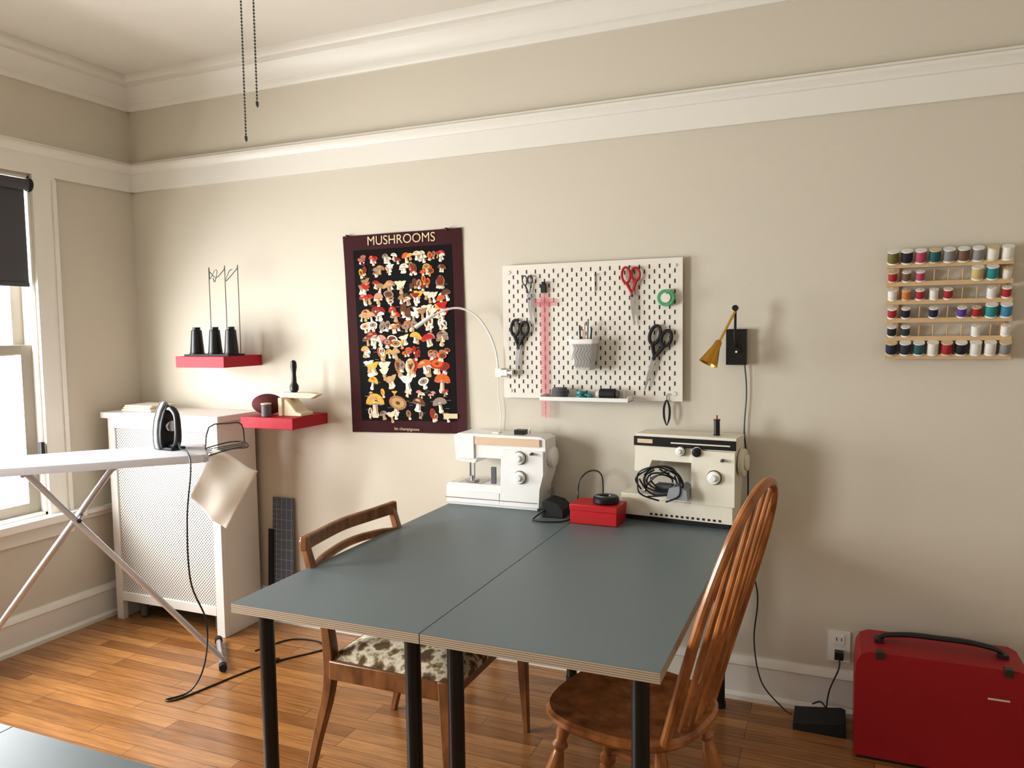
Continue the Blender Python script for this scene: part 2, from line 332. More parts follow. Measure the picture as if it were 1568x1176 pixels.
for t,n,sz,cl in rows:
    for i in range(n):
        s0=.125+.755*(i+.5)/n+random.uniform(-.01,.01);c0=pal[random.choice(caps)];k0=random.choice([0,0,0,1,2,3])
        for q in range(random.randint(max(1,cl-1),cl)):
            w=sz*random.uniform(.6,1.05);h=w*random.uniform(.9,1.25)
            mush(min(.875,max(.125,s0+(random.uniform(-.4,.4)*sz/.61*1.2 if q else 0))),t+(random.uniform(-.32,.32)*sz/.91 if q else 0),w,h,c0 if random.random()<.6 else pal[random.choice(caps)],random.choice(pst),k0,.0016+.0011*q)
for i in range(110):
    s=random.uniform(.12,.84);t=random.uniform(.12,.92)
    P2(s,t,[(0,0),(.02,0),(.02,.0016),(0,.0016)],pal[7],.0014)
b.text('MUSHROOMS',.058,Matrix.Translation((1.647,-.0085,1.845))@Matrix.Rotation(math.pi/2,4,'X'),PTXT)
b.text('les champignons',.02,Matrix.Translation((1.665,-.022,.998))@Matrix.Rotation(math.pi/2,4,'X'),PTXT)
P2(.81,.925,[(0,0),(.07,0),(.07,.022),(0,.022)],PTXT,.006)
for x in (1.365,1.885): b.lathe([(.006,0),(.006,.004),(.003,.006),(.003,.01),(.006,.014)],BLK,(x,-.006,1.893),(0,-1,0),12)
b.done('mushroom_poster',flat=True)
# ------------------------------------------------------------------ pegboard
px0,px1,pz0,pz1=2.153,2.913,1.160,1.72;PY=-.018
b=MB()
b.box(px0,px1,PY-.005,PY,pz0,pz1,PEGM)
for x in (px0+.03,px1-.03):
    for z in (pz0+.03,pz1-.03): b.cyl((x,-.002,z),(x,PY,z),.012,PEGM);b.cyl((x,PY-.005,z),(x,PY-.008,z),.007,PEGM)
r=0;z=pz1-.03
while z>pz0+.025:
    x=px0+.03+(.02 if r%2 else 0)
    while x<px1-.025:
        b.box(x-.0027,x+.0027,PY-.0056,PY-.0048,z-.008,z+.008,SLOT);x+=.04
    z-=.02;r+=1
b.done('pegboard',flat=True)
PF=PY-.006
def scissors(name,hx,hz,tx,tz,col,hs=.03,thr=.0045):
    b=MB();a=Vector((hx,0,hz));t=Vector((tx,0,tz));d=(t-a);Ln=d.length;d.normalize();n=Vector((d.z,0,-d.x))
    y=PF-.012
    piv=a+d*Ln*.42
    for sg,k in ((1,1.15),(-1,.95)):
        c=a+n*sg*hs*.72
        P=[]
        for i in range(20):
            th=2*math.pi*i/20;q=c+d*(math.cos(th)*hs*k)+n*(math.sin(th)*hs*.62);P.append((q.x,y,q.z))
        b.sweep(P,thr,col,8,closed=True,up=(0,1,0))
        st=c+d*hs*k;b.sweep([(st.x,y,st.z),(piv.x-n.x*sg*.004,y+.002,piv.z-n.z*sg*.004)],[thr*1.3,thr],col,8,1)
        bl=[piv-n*sg*.010-d*.02,piv+n*sg*.006-d*.02,t+n*sg*.001,t-n*sg*.002,piv+d*Ln*.3-n*sg*.008]
        b.prism([(p.x,p.z) for p in bl],'xz',y-.002*(sg>0),y+.002*(sg<0),STEEL)
    b.cyl((piv.x,y-.004,piv.z),(piv.x,y+.004,piv.z),.005,DSTEEL,12)
    b.cyl((hx,PF-.001,hz+hs*.9),(hx,y-.006,hz+hs*.9),.0025,WPL,8)
    b.done(name)
scissors('embroidery_scissors',2.272,1.655,2.29,1.47,DSTEEL,.017,.0028)
scissors('fabric_scissors',2.235,1.455,2.215,1.25,BLKM,.029,.0062)
scissors('fabric_scissors',2.83,1.415,2.765,1.20,BLKM,.032,.007)
scissors('craft_scissors',2.712,1.66,2.725,1.46,SCIR,.027,.005)
b=MB();b.lathe([(.018,-.009),(.033,-.009),(.033,.009),(.018,.009)],GREEN,(2.852,PF-.014,1.565),(0,-1,0),28)
b.cyl((2.852,PF-.001,1.58),(2.852,PF-.03,1.58),.0028,WPL,8);b.cyl((2.852,PF-.004,1.565),(2.852,PF-.026,1.565),.019,PEGM,20);b.done('tape_roll')
b=MB();b.box(2.325,2.365,PF-.006,PF-.003,1.08,1.60,PINK);b.box(2.295,2.40,PF-.0085,PF-.0062,1.545,1.575,PINK)
z=1.09
while z<1.59: b.box(2.325,2.340 if int(round(z*100))%2 else 2.350,PF-.0066,PF-.0061,z,z+.0012,PINKL);z+=.01
b.box(2.344,2.346,PF-.0066,PF-.0061,1.08,1.60,PINKL);b.box(2.30,2.395,PF-.009,PF-.0086,1.559,1.5605,PINKL)
b.box(2.332,2.352,PF-.016,PF-.001,1.60,1.635,BLKM);b.cyl((2.342,PF-.001,1.64),(2.342,PF-.02,1.64),.006,BLKM,10)
b.done('acrylic_ruler')
b=MB();b.cyl((2.56,PF-.001,1.665),(2.56,PF-.015,1.665),.003,WPL,8);b.box(2.55,2.562,PF-.006,PF-.002,1.60,1.672,WPL);b.done('pegboard_clip',bevel=.001)
# tapered translucent hanging container with squiggle print
b=MB();cx,cy=2.528,PF-.045
CUPM=mat('translucent_pouch',(206,205,200),.35,var=.1,vscale=30,alpha=.8)
def ringbox(w,d,z,rr=.012):
    out=[]
    for sx,sy,a0 in ((1,-1,-90),(1,1,0),(-1,1,90),(-1,-1,180)):
        for k in range(4):
            a=math.radians(a0+30*k);out.append((cx+sx*(w-rr)+rr*math.cos(a),cy+sy*(d-rr)+rr*math.sin(a),z))
    return out
vs=[];L=[(1.285,.038,.030),(1.34,.044,.034),(1.395,.050,.038)]
for z,w_,d_ in L: vs+=ringbox(w_,d_,z)
n=16;fs=[tuple(range(n))]
for l in range(2):
    for i in range(n): fs.append((l*n+i,l*n+(i+1)%n,(l+1)*n+(i+1)%n,(l+1)*n+i))
b.add(vs,fs,CUPM)
vs=ringbox(.053,.041,1.390)+ringbox(.053,.041,1.408)+ringbox(.046,.034,1.408)+ringbox(.046,.034,1.390);fs=[]
for l in range(4):
    for i in range(n): fs.append((l*n+i,l*n+(i+1)%n,((l+1)%4)*n+(i+1)%n,((l+1)%4)*n+i))
b.add(vs,fs,WPL)
for i in range(6):
    x=cx-.032+.0125*i;b.sweep([(x-.004,cy-.034,1.295),(x+.006,cy-.0365,1.32),(x-.004,cy-.039,1.345),(x+.008,cy-.0405,1.37),(x,cy-.042,1.386)],.0011,GREY,6,4)
for i,(dx,m,hh) in enumerate([(-.02,BLKM,.05),(.0,LWOOD,.06),(.015,DSTEEL,.075),(.03,BLKM,.04),(-.005,SCIR,.035)]):
    b.cyl((cx+dx*.6,cy,1.30),(cx+dx,cy+.005,1.413+hh),.0036,m,8)
b.done('pen_cup')
b=MB();b.box(2.345,2.715,PF-.075,PF-.001,1.158,1.162,WPL);b.box(2.345,2.715,PF-.077,PF-.073,1.158,1.174,WPL);b.box(2.345,2.349,PF-.075,PF-.001,1.158,1.18,WPL);b.box(2.711,2.715,PF-.075,PF-.001,1.158,1.18,WPL)
for x in (2.38,2.68): b.box(x-.006,x+.006,PF-.004,PF-.001,1.16,1.20,WPL)
b.done('pegboard_tray',bevel=.001)
def coil(c,r,n,tr,m):
    P=[]
    for i in range(n*14+1):
        t=2*math.pi*i/14;f=1+.12*math.sin(t*.37);P.append((c[0]+r*f*math.cos(t),c[1]+r*f*.8*math.sin(t),c[2]+tr+i/(14)*tr*.9))
    b.sweep(P,tr,m,6)
b=MB();coil((2.42,PF-.04,1.163),.028,8,.0055,GREY);b.done('coiled_cord')
b=MB();b.lathe([(.024,0),(.024,.016),(.012,.016),(.012,.02),(.02,.024),(.02,.034)],TEAL,(2.512,PF-.038,1.1625),n=20);b.ball((2.545,PF-.035,1.176),.016,.013,.013,TEAL,12,8);b.done('tape_measure')
b=MB();b.cyl((2.59,PF-.035,1.186),(2.655,PF-.035,1.186),.0225,BLKM,20);b.cyl((2.655,PF-.035,1.186),(2.668,PF-.035,1.186),.016,GREY,20);b.cyl((2.575,PF-.035,1.186),(2.59,PF-.035,1.186),.016,PAPER,20);b.done('thread_reel',bevel=.002)
b=MB()
for sg in (-1,1): b.sweep([(2.853+sg*.002,PF-.006,1.165),(2.853+sg*.011,PF-.006,1.135),(2.853+sg*.010,PF-.006,1.095),(2.853+sg*.001,PF-.006,1.065)],[.003,.0045,.0045,.0015],BLK,8,4)
b.sweep([(2.853,PF-.006,1.165),(2.853,PF-.006,1.19)],.002,DSTEEL,6);b.cyl((2.853,PF-.001,1.188),(2.853,PF-.012,1.188),.003,WPL,8);b.done('thread_snips')
b=MB()
b.box(2.125,2.152,-.052,-.012,1.25,1.285,WPL);b.box(2.128,2.2,-.034,-.028,1.255,1.28,WPL);b.cyl((2.17,-.05,1.268),(2.20,-.05,1.268),.006,WPL);b.cyl((2.20,-.05,1.268),(2.206,-.05,1.268),.011,WPL);b.box(2.14,2.18,-.056,-.034,1.255,1.28,WPL)
b.sweep([(2.137,-.045,1.28),(2.128,-.05,1.36),(2.10,-.06,1.44),(2.055,-.08,1.51),(1.99,-.10,1.543),(1.93,-.12,1.538),(1.88,-.135,1.515)],.0045,WPL,8,5)
b.sweep([(1.885,-.134,1.518),(1.86,-.142,1.505),(1.80,-.155,1.465)],[.006,.009,.009],WPL,12,3)
b.sweep([(2.13,-.03,1.25),(2.125,-.02,1.17),(2.133,-.016,1.08),(2.12,-.015,.98)],.0018,WPL,6,5)
b.done('gooseneck_lamp')
# wall lamp
b=MB()
b.box(3.078,3.152,-.03,0,1.305,1.44,BLK);b.cyl((3.118,-.03,1.36),(3.118,-.04,1.36),.012,BLK);b.cyl((3.118,-.03,1.355),(3.118,-.05,1.355),.004,WPL)
b.sweep([(3.118,-.04,1.375),(3.118,-.085,1.40),(3.12,-.10,1.515)],.005,BLK,8,1)
b.cyl((3.12,-.11,1.518),(3.12,-.088,1.518),.011,BLK,14)
b.sweep([(3.12,-.11,1.505),(3.065,-.135,1.39)],.0045,BRASS,8)
ax=Vector((-.045,-.03,-.105)).normalized();o=Vector((3.066,-.137,1.395))
b.lathe([(.008,-.005),(.012,0),(.014,.02),(.034,.085),(.036,.09),(.033,.09),(.012,.022)],BRASS,o,ax,24)
b.cyl(o+ax*.03,o+ax*.075,.012,WPL,12)
b.sweep([(3.145,-.015,1.305),(3.152,-.012,1.2),(3.145,-.012,1.05),(3.16,-.012,.9),(3.165,-.02,.6),(3.20,-.02,.42),(3.19,-.04,.25),(3.22,-.06,.10),(3.30,-.08,.02),(3.33,-.10,.012)],.0028,BLK,8,6)
b.done('wall_lamp')
# ------------------------------------------------------------------ thread rack
b=MB();rowz=[1.335,1.398,1.461,1.524,1.587,1.650]
for z in rowz: b.box(3.622,4.0,-.034,-.008,z-.006,z+.010,BIRCH)
for x in (3.655,3.975): b.box(x-.009,x+.009,-.008,0,1.33,1.70,BIRCH)
cols={'k':(34,32,36),'n':(34,36,66),'r':(166,40,46),'w':(226,222,212),'o':(114,100,50),'p':(176,76,98),'t':(44,92,96),'g':(140,138,136),'b':(116,88,68),'y':(196,176,120),'e':(44,138,136),'u':(90,62,144),'s':(66,134,170),'f':(50,54,60),'G':(84,136,84),'O':(200,122,66)}
cm={k:mat('thread_'+str(i),v,.7) for i,(k,v) in enumerate(cols.items())};SPW=mat('spool_wood',(214,196,160),.5)
lay=['nftwrkwwg','kf....w.w','rk.n.ures','wOrwr..wr','rbp...yew','okptgbgww']
for ri,(z,l) in enumerate(zip(rowz,lay)):
    for i in range(9):
        x=3.642+i*.0425
        c=l[i]
        ax=Vector((0,-.45,.9)).normalized();o=Vector((x,-.024,z+.010))
        b.cyl(o-ax*.01,o+ax*.042,.0022,BIRCH,8)
        if c=='.': continue
        big=(ri in (0,5)) or c in 'gsey'
        r0=.0185 if big else .0145;hh=.047 if big else .038;fm=WPL if (i*7+ri*3)%4 else SPW
        b.lathe([(r0,.002),(r0,.005),(r0*.78,.008),(r0*.8,.009)],fm,o,ax,16)
        b.lathe([(r0*.9,.007),(r0*.97,.012),(r0*.97,hh-.009),(r0*.9,hh-.004)],cm[c],o,ax,16)
        b.lathe([(r0*.78,hh-.005),(r0,hh-.003),(r0,hh),(r0*.4,hh)],fm,o,ax,16)
b.done('thread_rack')
# ------------------------------------------------------------------ outlet, case, pedal
b=MB();b.box(3.452,3.528,-.006,0,.2,.315,WPL)
for z in (.232,.283): b.box(3.472,3.508,-.009,-.006,z-.016,z+.016,WPL);b.box(3.480,3.483,-.0095,-.0089,z-.004,z+.008,BLKM);b.box(3.496,3.499,-.0095,-.0089,z-.004,z+.008,BLKM)
b.box(3.475,3.505,-.04,-.009,.218,.246,BLK)
b.sweep([(3.49,-.04,.23),(3.49,-.07,.2),(3.46,-.08,.12),(3.45,-.09,.055)],.003,BLK,8,5)
b.done('wall_outlet',bevel=.0015)
b=MB();b.prism([(3.34,0),(3.34,.028),(3.50,.05),(3.515,.045),(3.515,0)],'xz',-.19,-.06,BLKM)
b.sweep([(3.45,-.08,.045),(3.43,-.05,.055),(3.40,-.06,.045)],.003,BLK,8,4)
b.done('power_adapter',bevel=.008)
b=MB();cx0,cx1=3.538,4.05;cy0,cy1=-.305,-.10
b.prism([(cx0,.012),(cx1,.012),(cx1,.29),(cx1-.006,.335),(cx1-.02,.36),(cx1-.045,.372),(cx0+.045,.372),(cx0+.018,.36),(cx0+.005,.335),(cx0,.29)],'xz',cy0,cy1,REDP)
b.box(cx0+.01,cx1-.01,cy0+.01,cy1-.01,0,.012,BLKM)
hy=(cy0+cy1)/2
for x in (cx0+.075,cx1-.075): b.box(x-.014,x+.014,hy-.02,hy+.02,.372,.387,DSTEEL);b.box(x-.012,x+.012,cy0-.006,cy0+.02,.352,.376,DSTEEL)
b.sweep([(cx0+.075,hy,.385),(cx0+.10,hy,.398),(cx0+.17,hy,.408),(cx0+.255,hy,.409),(cx1-.17,hy,.408),(cx1-.10,hy,.398),(cx1-.075,hy,.385)],[.010,.013,.014,.014,.014,.013,.010],BLK,10,4,asp=.6)
b.box(cx1-.13,cx1-.07,cy0-.001,cy0,.27,.276,PAPER)
b.done('sewing_machine_case',bevel=.014)
# ------------------------------------------------------------------ ironing board
A=Vector((.682,.731,0));Nn=Vector((.731,-.682,0));E=Vector((.918,-.487,0))
def IB(s,w,z): p=E+A*s+Nn*w;return Vector((p.x,p.y,z))
b=MB()
half=[(.0,.17),(-.02,.185),(-.45,.185),(-.75,.165),(-.98,.12),(-1.12,.075),(-1.18,.04),(-1.2,0)]
loop=[(s,w) for s,w in half]+[(s,-w) for s,w in half[::-1][1:]]
n=len(loop);vs=[]
for z,k in ((.925,1.0),(.918,1.012),(.938,1.015),(.948,1.0),(.951,.93)):
    for s,w in loop: vs.append(IB(-.6+(s+.6)*k,w*k,z))
fs=[tuple(range(n))]
for l in range(4):
    for i in range(n): fs.append((l*n+i,l*n+(i+1)%n,(l+1)*n+(i+1)%n,(l+1)*n+i))
fs.append(tuple(4*n+i for i in range(n)))
b.add(vs,fs,BOARDC)
b.sweep([IB(.0,.12,.915),IB(-1.0,.08,.915)],.01,ALU,8);b.sweep([IB(.0,-.12,.915),IB(-1.0,-.08,.915)],.01,ALU,8)
b.sweep([IB(-.67,.05,.91),IB(.03,.10,.035)],.0125,ALU,14)
b.sweep([IB(-.35,-.02,.91),IB(-.98,.02,.035)],.0125,ALU,14)
b.sweep([IB(.03,.145,.02),IB(.03,-.15,.02)],.0125,ALU,12);b.sweep([IB(.03,.14,.02),IB(.03,.175,.02)],.017,BLKM,12);b.sweep([IB(.03,-.14,.02),IB(.03,-.175,.02)],.017,BLKM,12)
b.sweep([IB(-.98,.17,.02),IB(-.98,-.17,.02)],.0125,ALU,12)
for q in (.17,-.17): b.sweep([IB(-.98,q,.02),IB(-.98,q*1.15,.02)],.017,BLKM,12)
b.sweep([IB(-.486,-.02,.70),IB(-.486,.085,.70)],.009,DSTEEL,10)
b.sweep([IB(-.67,-.1,.905),IB(-.67,.1,.905)],.009,ALU,8);b.sweep([IB(-.35,-.1,.905),IB(-.35,.1,.905)],.009,ALU,8)
wr=.0032
b.sweep([IB(0,.12,.93),IB(.10,.12,.955),IB(.17,.10,.955),IB(.17,-.08,.955),IB(.10,-.10,.955),IB(0,-.12,.93)],wr,DSTEEL,8,3)
b.sweep([IB(.0,.02,.93),IB(.02,.0,1.04),IB(.10,-.03,1.05),IB(.16,-.05,1.04),IB(.17,-.05,.955)],wr,DSTEEL,8,3)
for w in (-.05,.0,.05): b.sweep([IB(0,w,.935),IB(.17,w,.955)],wr*.8,DSTEEL,6)
b.done('ironing_board')
b=MB()
T=[Vector((.985,-.505,.957)),Vector((1.165,-.435,.865)),Vector((1.03,-.497,.595)),Vector((.885,-.55,.735))]
def CL(s,t):
    p=(T[0]*(1-s)+T[1]*s)*(1-t)+(T[3]*(1-s)+T[2]*s)*t
    w=.006*math.sin(s*9+t*3)+.005*math.sin(t*7-s*4)
    return (p.x+w*.5,p.y-w-.02*math.sin(math.pi*s)*(1-t),p.z+.010*math.sin(s*5+2*t))
b.grid(CL,20,20,CLOTH);b.done('pressing_cloth',solid=.0015)
b=MB()
ip=IB(-.15,-.05,.9525)
b.M=Matrix.Translation(ip)@Matrix.Rotation(math.radians(-8),4,'Z')
outl=[(-.045,0),(-.052,.03),(-.052,.08),(-.044,.13),(-.028,.175),(-.010,.205),(0,.212),(.010,.205),(.028,.175),(.044,.13),(.052,.08),(.052,.03),(.045,0)]
b.prism(outl,'yz',-.028,-.020,STEEL)
b.prism([(y*.96,z*.97+.003) for y,z in outl],'yz',-.020,.004,SILV)
b.prism([(y*.85,z*.88+.006) for y,z in outl],'yz',.004,.024,BLKM)
b.sweep([(.015,0,.17),(.045,0,.175),(.072,0,.15),(.078,0,.10),(.076,0,.05),(.06,0,.017),(.02,0,.017)],[.012,.014,.014,.015,.016,.016,.016],BLK,12,5)
b.cyl((.024,0,.10),(.04,0,.10),.024,STEEL,20);b.box(-.02,.08,-.035,.035,0.0,.012,BLKM)
b.M=Matrix.Identity(4)
b.done('steam_iron',bevel=.004)
b=MB()
q=ip
b.sweep([(q.x+.09,q.y-.02,.985),(q.x+.13,q.y-.05,.965),(q.x+.21,q.y-.09,.96),(q.x+.285,q.y-.15,.90),(q.x+.275,q.y-.17,.7),(q.x+.29,q.y-.18,.45),(1.06,-.66,.25),(1.10,-.72,.1),(1.08,-.78,.012),(1.035,-.86,.004),(1.08,-.83,.004),(1.14,-.6,.004),(1.203,-.424,.004),(1.30,-.28,.004),(1.321,-.22,.004),(1.25,-.17,.004),(1.15,-.177,.004),(1.09,-.22,.004),(1.04,-.36,.004)],.0035,BLK,8,8)
b.sweep([(1.185,-.46,.009),(1.215,-.405,.009)],.009,BLK,8)
b.done('iron_power_cord')
b=MB();b.M=Matrix.Translation((.93,-.034,.172))@Matrix.Rotation(math.radians(-3.2),4,'X')
b.box(-.055,.075,-.004,0,0,.46,GREYRUL)
for i in range(1,18): b.box(-.055,-.015 if i%2 else .075,-.0046,-.004,i*.025,i*.025+.0015,RULL)
for x in (-.03,0,.03,.06): b.box(x,x+.0015,-.0046,-.004,0,.46,RULL)
b.box(-.075,-.045,-.012,-.005,.0,.30,BLKM);b.M=Matrix.Identity(4);b.done('quilting_ruler')
# ------------------------------------------------------------------ chair 1 (upholstered)
b=MB();b.M=Matrix.Translation((.05,0,0))
for y in (-1.10,-.585):
    b.sweep([(1.865,y,0),(1.905,y,.15),(1.955,y,.32),(1.965,y,.45),(1.945,y,.58),(1.905,y,.70),(1.875,y,.80)],[.016,.02,.024,.026,.022,.019,.017],WOOD1,4,4)
for y in (-1.13,-.555):
    b.sweep([(2.39,y,.44),(2.395,y,.22),(2.405,y,0)],[.027,.023,.015],WOOD1,4,3)
for y in (-1.115,-.57): b.obox((2.18,y,.40),(.41,.022,.06),(0,0,0),WOOD1)
b.box(2.375,2.40,-1.12,-.565,.37,.43,WOOD1);b.box(1.955,1.98,-1.10,-.585,.37,.43,WOOD1)
b.sweep([(1.885,-1.115,.788),(1.858,-1.0,.783),(1.845,-.843,.785),(1.858,-.69,.783),(1.885,-.57,.788)],[.016,.015,.015,.015,.016],WOOD1,4,4,asp=2.0)
b.sweep([(1.905,-1.10,.70),(1.88,-1.0,.715),(1.865,-.843,.722),(1.88,-.69,.715),(1.905,-.585,.70)],[.013,.012,.012,.012,.013],WOOD1,4,4,asp=1.6)
def seat(s,t):
    x=1.975+.44*s;yw=.265+.02*s;y=-.843+yw*(2*t-1)
    d=min(s,1-s,t,1-t);return (x,y,.43+.045*min(1,(d/.18))**.5 if d>0 else .43)
b.grid(seat,24,24,FLORAL)
b.box(1.98,2.41,-1.10,-.585,.405,.432,FLORAL)
b.done('upholstered_dining_chair',bevel=.004)
# ------------------------------------------------------------------ chair 2 (windsor)
b=MB();fx=Vector((-.97,.24,0));b.M=Matrix.Translation((2.972,-1.05,0))@Matrix.Rotation(math.atan2(fx.y,fx.x),4,'Z')
def sl(th):
    c,s_=math.cos(th),math.sin(th);x=.215*math.copysign(abs(c)**.75,c);y=.215*math.copysign(abs(s_)**.75,s_)*(1+.06*c);return x,y
n=36;vs=[];levels=[(.405,.82),(.41,.93),(.425,1.0),(.437,1.0),(.445,.96),(.441,.80),(.432,.5),(.43,.2)]
for z,k in levels:
    for i in range(n): x,y=sl(2*math.pi*i/n);vs.append((x*k,y*k,z))
fs=[tuple(range(n))]
for l in range(len(levels)-1):
    for i in range(n): fs.append((l*n+i,l*n+(i+1)%n,(l+1)*n+(i+1)%n,(l+1)*n+i))
fs.append(tuple((len(levels)-1)*n+i for i in range(n)));b.add(vs,fs,WOOD2)
lp=[(.011,0),(.013,.03),(.018,.08),(.024,.11),(.014,.12),(.024,.135),(.024,.15),(.014,.16),(.026,.22),(.027,.26),(.016,.32),(.013,.33),(.022,.345),(.014,.36),(.018,.38),(.014,.43)]
feet=[(.20,.19),(.20,-.19),(-.21,.18),(-.21,-.18)]
for (x,y) in feet:
    o=Vector((x,y,0));t=Vector((x*.66,y*.68,.415));L_=(t-o).length
    b.lathe([(r_,z*L_/.43) for r_,z in lp],WOOD2,o,t-o,18)
def lp_(x,y,z): k=1-(.34)*z/.415;return Vector((x*k,y*k,z))
for y in (.19,-.19):
    b.sweep([lp_(.20,y,.17),lp_(0,y,.165),lp_(-.21,y*.95,.17)],[.009,.014,.009],WOOD2,10,4)
b.sweep([lp_(.0,.175,.165),lp_(.0,-.175,.165)],[.010,.010],WOOD2,10,1)
def bow(t):
    a=math.pi*t;y=-.15*math.cos(a)*(1+.38*math.sin(a));h=math.sin(a)**.66*.645
    return Vector((-.165-.165*(h/.645)-.03*math.sin(a),y,.435+h))
b.sweep([bow(i/40) for i in range(41)],.0125,WOOD2,10)
bp=[bow(i/200) for i in range(201)]
for i in range(7):
    f=(i-3)/3;yb=.125*f;bx=-.185+.025*abs(f)**2
    yt=.15*f;top=min(bp[30:-30],key=lambda p:abs(p.y-yt));bot=Vector((bx,yb,.435));mid=bot.lerp(top,.35)
    b.sweep([bot,mid,top],[.006,.0095,.005],WOOD2,8,3)
b.M=Matrix.Identity(4);b.done('windsor_chair')
# ------------------------------------------------------------------ sewing machines
def dial(b,x,z,y,r,m,m2=None):
    b.lathe([(r,0),(r,.012),(r*.9,.015),(r*.55,.016),(r*.5,.024),(r*.42,.026)],m,(x,y,z),(0,-1,0),24)
    if m2: b.lathe([(r*1.12,0),(r*1.12,.002)],m2,(x,y,z),(0,-1,0),24)
b=MB();b.M=Matrix.Translation((1.938,-.172,ZT+.001))
b.prism([(0,.012),(.425,.012),(.43,.09),(.452,.15),(.452,.292),(.43,.302),(.06,.305),(.04,.295),(.048,.19),(.135,.18),(.15,.205),(.255,.205),(.262,.092),(.012,.092),(0,.08)],'xz',.012,.135,WPL)
b.prism([(0.25,.012),(.425,.012),(.43,.09),(.446,.15),(.446,.245),(.262,.245),(.257,.095)],'xz',.0,.013,WPL)
b.box(.01,.415,.01,.13,-.0,.012,WPL)
b.box(.14,.43,.004,.0125,.262,.292,BEIGE);b.box(.05,.135,.004,.0125,.20,.295,WPL)
b.box(.005,.25,.0,.012,.012,.062,WPL);b.box(.0,.42,-.001,.0,.030,.033,GREY)
dial(b,.345,.215,.0,.025,WPL,GREY);dial(b,.345,.135,.0,.025,WPL,GREY);dial(b,.40,.235,.0,.006,GREY)
b.cyl((.095,.05,.19),(.095,.05,.115),.006,STEEL);b.cyl((.115,.05,.19),(.115,.05,.11),.004,STEEL);b.box(.083,.125,.03,.075,.094,.102,STEEL);b.cyl((.105,.05,.12),(.105,.05,.10),.009,STEEL)
b.box(.05,.16,.02,.12,.092,.0935,STEEL);b.box(.215,.235,.0,.012,.10,.17,GREY)
b.lathe([(.04,0),(.042,.003),(.042,.02),(.036,.024)],WPL,(.452,.07,.215),(1,0,0),24)
for i in range(7): b.box(.4525,.4535,.03,.11,.03+i*.008,.033+i*.008,GREY)
b.box(.30,.345,.05,.09,.30,.322,BLK);b.cyl((.36,.08,.30),(.36,.08,.33),.003,WPL);b.box(.20,.23,.05,.09,.30,.309,WPL);b.box(.07,.075,.02,.024,.21,.28,GREY)
b.M=Matrix.Identity(4);b.done('sewing_machine',bevel=.006)
b=MB();b.M=Matrix.Translation((2.70,-.165,ZT+.001))@Matrix.Rotation(math.radians(-6),4,'Z')
b.prism([(0,.02),(.425,.02),(.43,.10),(.44,.335),(.06,.335),(.055,.19),(.105,.185),(.125,.235),(.29,.235),(.30,.10),(.0,.10)],'xz',.01,.14,CRM)
b.box(.015,.415,.015,.135,0,.02,BLKM);b.box(-.0,.43,-.0,.02,.02,.085,CRM);b.box(.28,.438,-.004,.012,.085,.285,CRM)
b.box(.055,.44,.003,.0105,.29,.325,BLK);b.box(.07,.13,.0015,.004,.30,.316,BEIGE);b.box(.20,.42,.0015,.004,.304,.309,PAPER)
dial(b,.238,.278,.003,.017,WPL,BLK);dial(b,.30,.278,.003,.017,BLK,WPL);dial(b,.365,.19,-.004,.024,WPL,BLK);dial(b,.395,.255,-.004,.006,GREY)
for i in range(14): b.box(.12+i*.02,.13+i*.02,-.001,.0,.026,.034,BLKM)
b.box(.06,.18,.02,.13,.10,.102,STEEL);b.cyl((.08,.06,.19),(.08,.06,.11),.006,STEEL);b.cyl((.10,.06,.19),(.10,.06,.12),.004,STEEL);b.box(.07,.12,.04,.08,.102,.11,STEEL)
b.lathe([(.048,0),(.05,.003),(.05,.018),(.04,.02)],CRM,(.44,.075,.24),(1,0,0),24)
b.lathe([(.028,0),(.03,.003),(.03,.008),(.02,.010)],CRM,(.46,.075,.24),(1,0,0),24)
b.lathe([(.013,0),(.013,.003),(.011,.004),(.011,.055),(.013,.056),(.013,.06)],BLK,(.355,.07,.335),n=16);b.cyl((.355,.07,.335),(.355,.07,.41),.003,SCIR)
b.box(.14,.20,.0,.05,.106,.145,GREY)
random.seed(3)
for k in range(6):
    P=[]
    for i in range(9):
        t=i/8*2*math.pi*.95+k;P.append((.175+(.045+.011*k)*math.cos(t)*random.uniform(.75,1.1),-.012-.008*k+random.uniform(-.004,.004),.16+(.03+.008*k)*math.sin(t)*random.uniform(.75,1.15)))
    b.sweep(P,.0034,BLK,7,6)
b.sweep([(.11,-.02,.12),(.13,-.04,.16),(.20,-.05,.21),(.24,-.04,.19),(.26,-.035,.15)],.0032,BLK,7,6)
b.prism([(.20,.104),(.28,.104),(.275,.14),(.25,.155),(.21,.145)],'xz',-.05,.05,SILV)
b.M=Matrix.Identity(4);b.done('sewing_machine',bevel=.006)
b=MB();b.M=Matrix.Translation((2.54,-.30,ZT))@Matrix.Rotation(math.radians(-2),4,'Z')
b.box(0,.185,0,.12,0.001,.072,REDB);b.box(-.002,.187,-.002,.122,.050,.075,REDB);b.M=Matrix.Identity(4);b.done('accessory_box',bevel=.003)
b=MB();b.lathe([(.045,0),(.05,.005),(.05,.02),(.044,.027),(.024,.027),(.022,.02),(.01,.018)],BLK,(2.665,-.24,ZT+.0755),n=28);b.sweep([(2.69,-.27,ZT+.103),(2.665,-.28,ZT+.105),(2.63,-.26,ZT+.103)],.003,GREY,8,4);b.done('foot_switch')
b=MB();b.prism([(2.405,ZT+.001),(2.495,ZT+.001),(2.495,ZT+.035),(2.47,ZT+.06),(2.42,ZT+.07),(2.405,ZT+.06)],'xz',-.25,-.15,BLKM)
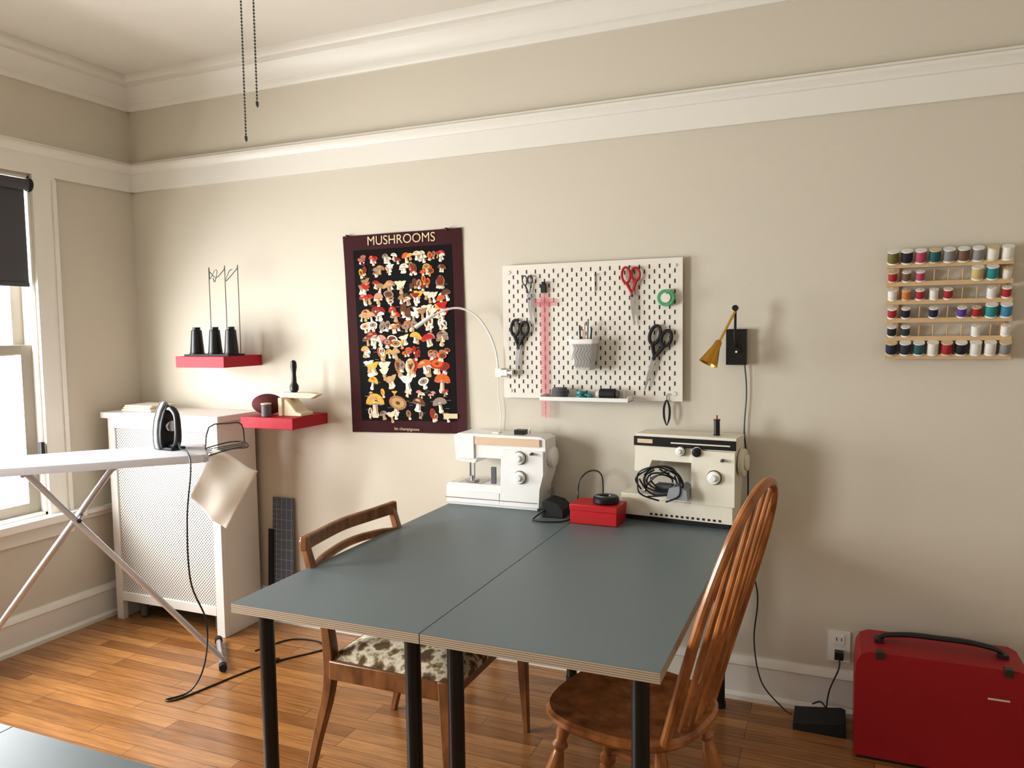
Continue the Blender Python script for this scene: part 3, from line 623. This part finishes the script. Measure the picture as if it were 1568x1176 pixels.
b.sweep([(2.42,-.25,ZT+.03),(2.39,-.28,ZT+.006),(2.40,-.325,ZT+.005),(2.46,-.33,ZT+.005),(2.52,-.29,ZT+.005),(2.525,-.15,ZT+.005),(2.50,-.08,ZT+.05),(2.505,-.07,ZT+.12),(2.55,-.06,ZT+.16),(2.60,-.07,ZT+.14),(2.61,-.10,ZT+.01)],.003,BLK,8,6)
b.done('foot_pedal',bevel=.006)
# ------------------------------------------------------------------ ceiling fan with pull chains
b=MB();fcx,fcy=2.24,-1.60
b.lathe([(.07,0),(.075,-.02),(.05,-.06),(.014,-.065),(.014,-.10)],WHT,(fcx,fcy,H),n=24)
b.lathe([(.05,2.60),(.11,2.62),(.12,2.66),(.10,2.69),(.03,2.70)],WHT,(fcx,fcy,0),n=28)
b.lathe([(.05,2.545),(.06,2.56),(.05,2.60)],WHT,(fcx,fcy,0),n=24)
for i in range(5):
    a=math.radians(20+72*i);b.M=Matrix.Translation((fcx,fcy,2.64))@Matrix.Rotation(a,4,'Z')@Matrix.Rotation(math.radians(10),4,'X')
    b.box(.10,.18,-.02,.02,-.003,.003,DSTEEL);b.prism([(.17,-.05),(.20,-.06),(.55,-.065),(.58,-.04),(.58,.04),(.55,.065),(.20,.06),(.17,.05)],'xy',-.004,.004,WHT)
b.M=Matrix.Identity(4)
def chain(x,y,z0,z1):
    z=z1
    while z>z0: b.ball((x,y,z),.0027,.0027,.0027,DSTEEL,6,4);z-=.0075
    b.cyl((x,y,z0),(x,y,z1),.0007,DSTEEL,6)
    b.lathe([(.002,0),(.0035,.004),(.0035,.012),(.001,.014)],DSTEEL,(x,y,z0-.012),n=8)
chain(2.19,-1.59,1.91,2.56);chain(2.248,-1.615,1.975,2.56)
b.done('ceiling_fan')
# ------------------------------------------------------------------ lights
def area(name,loc,rot,sx,sy,P,col):
    l=bpy.data.lights.new(name,'AREA');l.shape='RECTANGLE';l.size=sx;l.size_y=sy;l.energy=P;l.color=col
    o=bpy.data.objects.new(name,l);S.collection.objects.link(o);o.location=loc;o.rotation_euler=rot
area('daylight_window_1',(-.30,-1.085,1.42),(0,math.radians(-72),0),1.6,1.3,165,(.96,.98,1))
area('daylight_window_2',(-.30,-2.465,1.42),(0,math.radians(-72),0),1.6,1.3,240,(.96,.98,1))
wd=bpy.data.worlds.new('World');S.world=wd;wd.use_nodes=True;wd.node_tree.nodes['Background'].inputs[0].default_value=(.95,.98,1,1);wd.node_tree.nodes['Background'].inputs[1].default_value=2.6
# ------------------------------------------------------------------ camera
cd=bpy.data.cameras.new('camera');cd.sensor_width=36;cd.sensor_fit='HORIZONTAL';cd.lens=1178.7/1568*36;cd.clip_start=.02
co=bpy.data.objects.new('camera',cd);S.collection.objects.link(co)
r_=Vector((.92035,.39085,-.01404));u_=Vector((-.01491,.07094,.99737));f_=Vector((-.39082,.91772,-.07111))
M=Matrix((r_,u_,-f_)).transposed().to_4x4();M.translation=Vector((3.4746,-3.0397,1.4519));co.matrix_world=M
S.camera=co
S.view_settings.view_transform='Standard';S.view_settings.gamma=.9
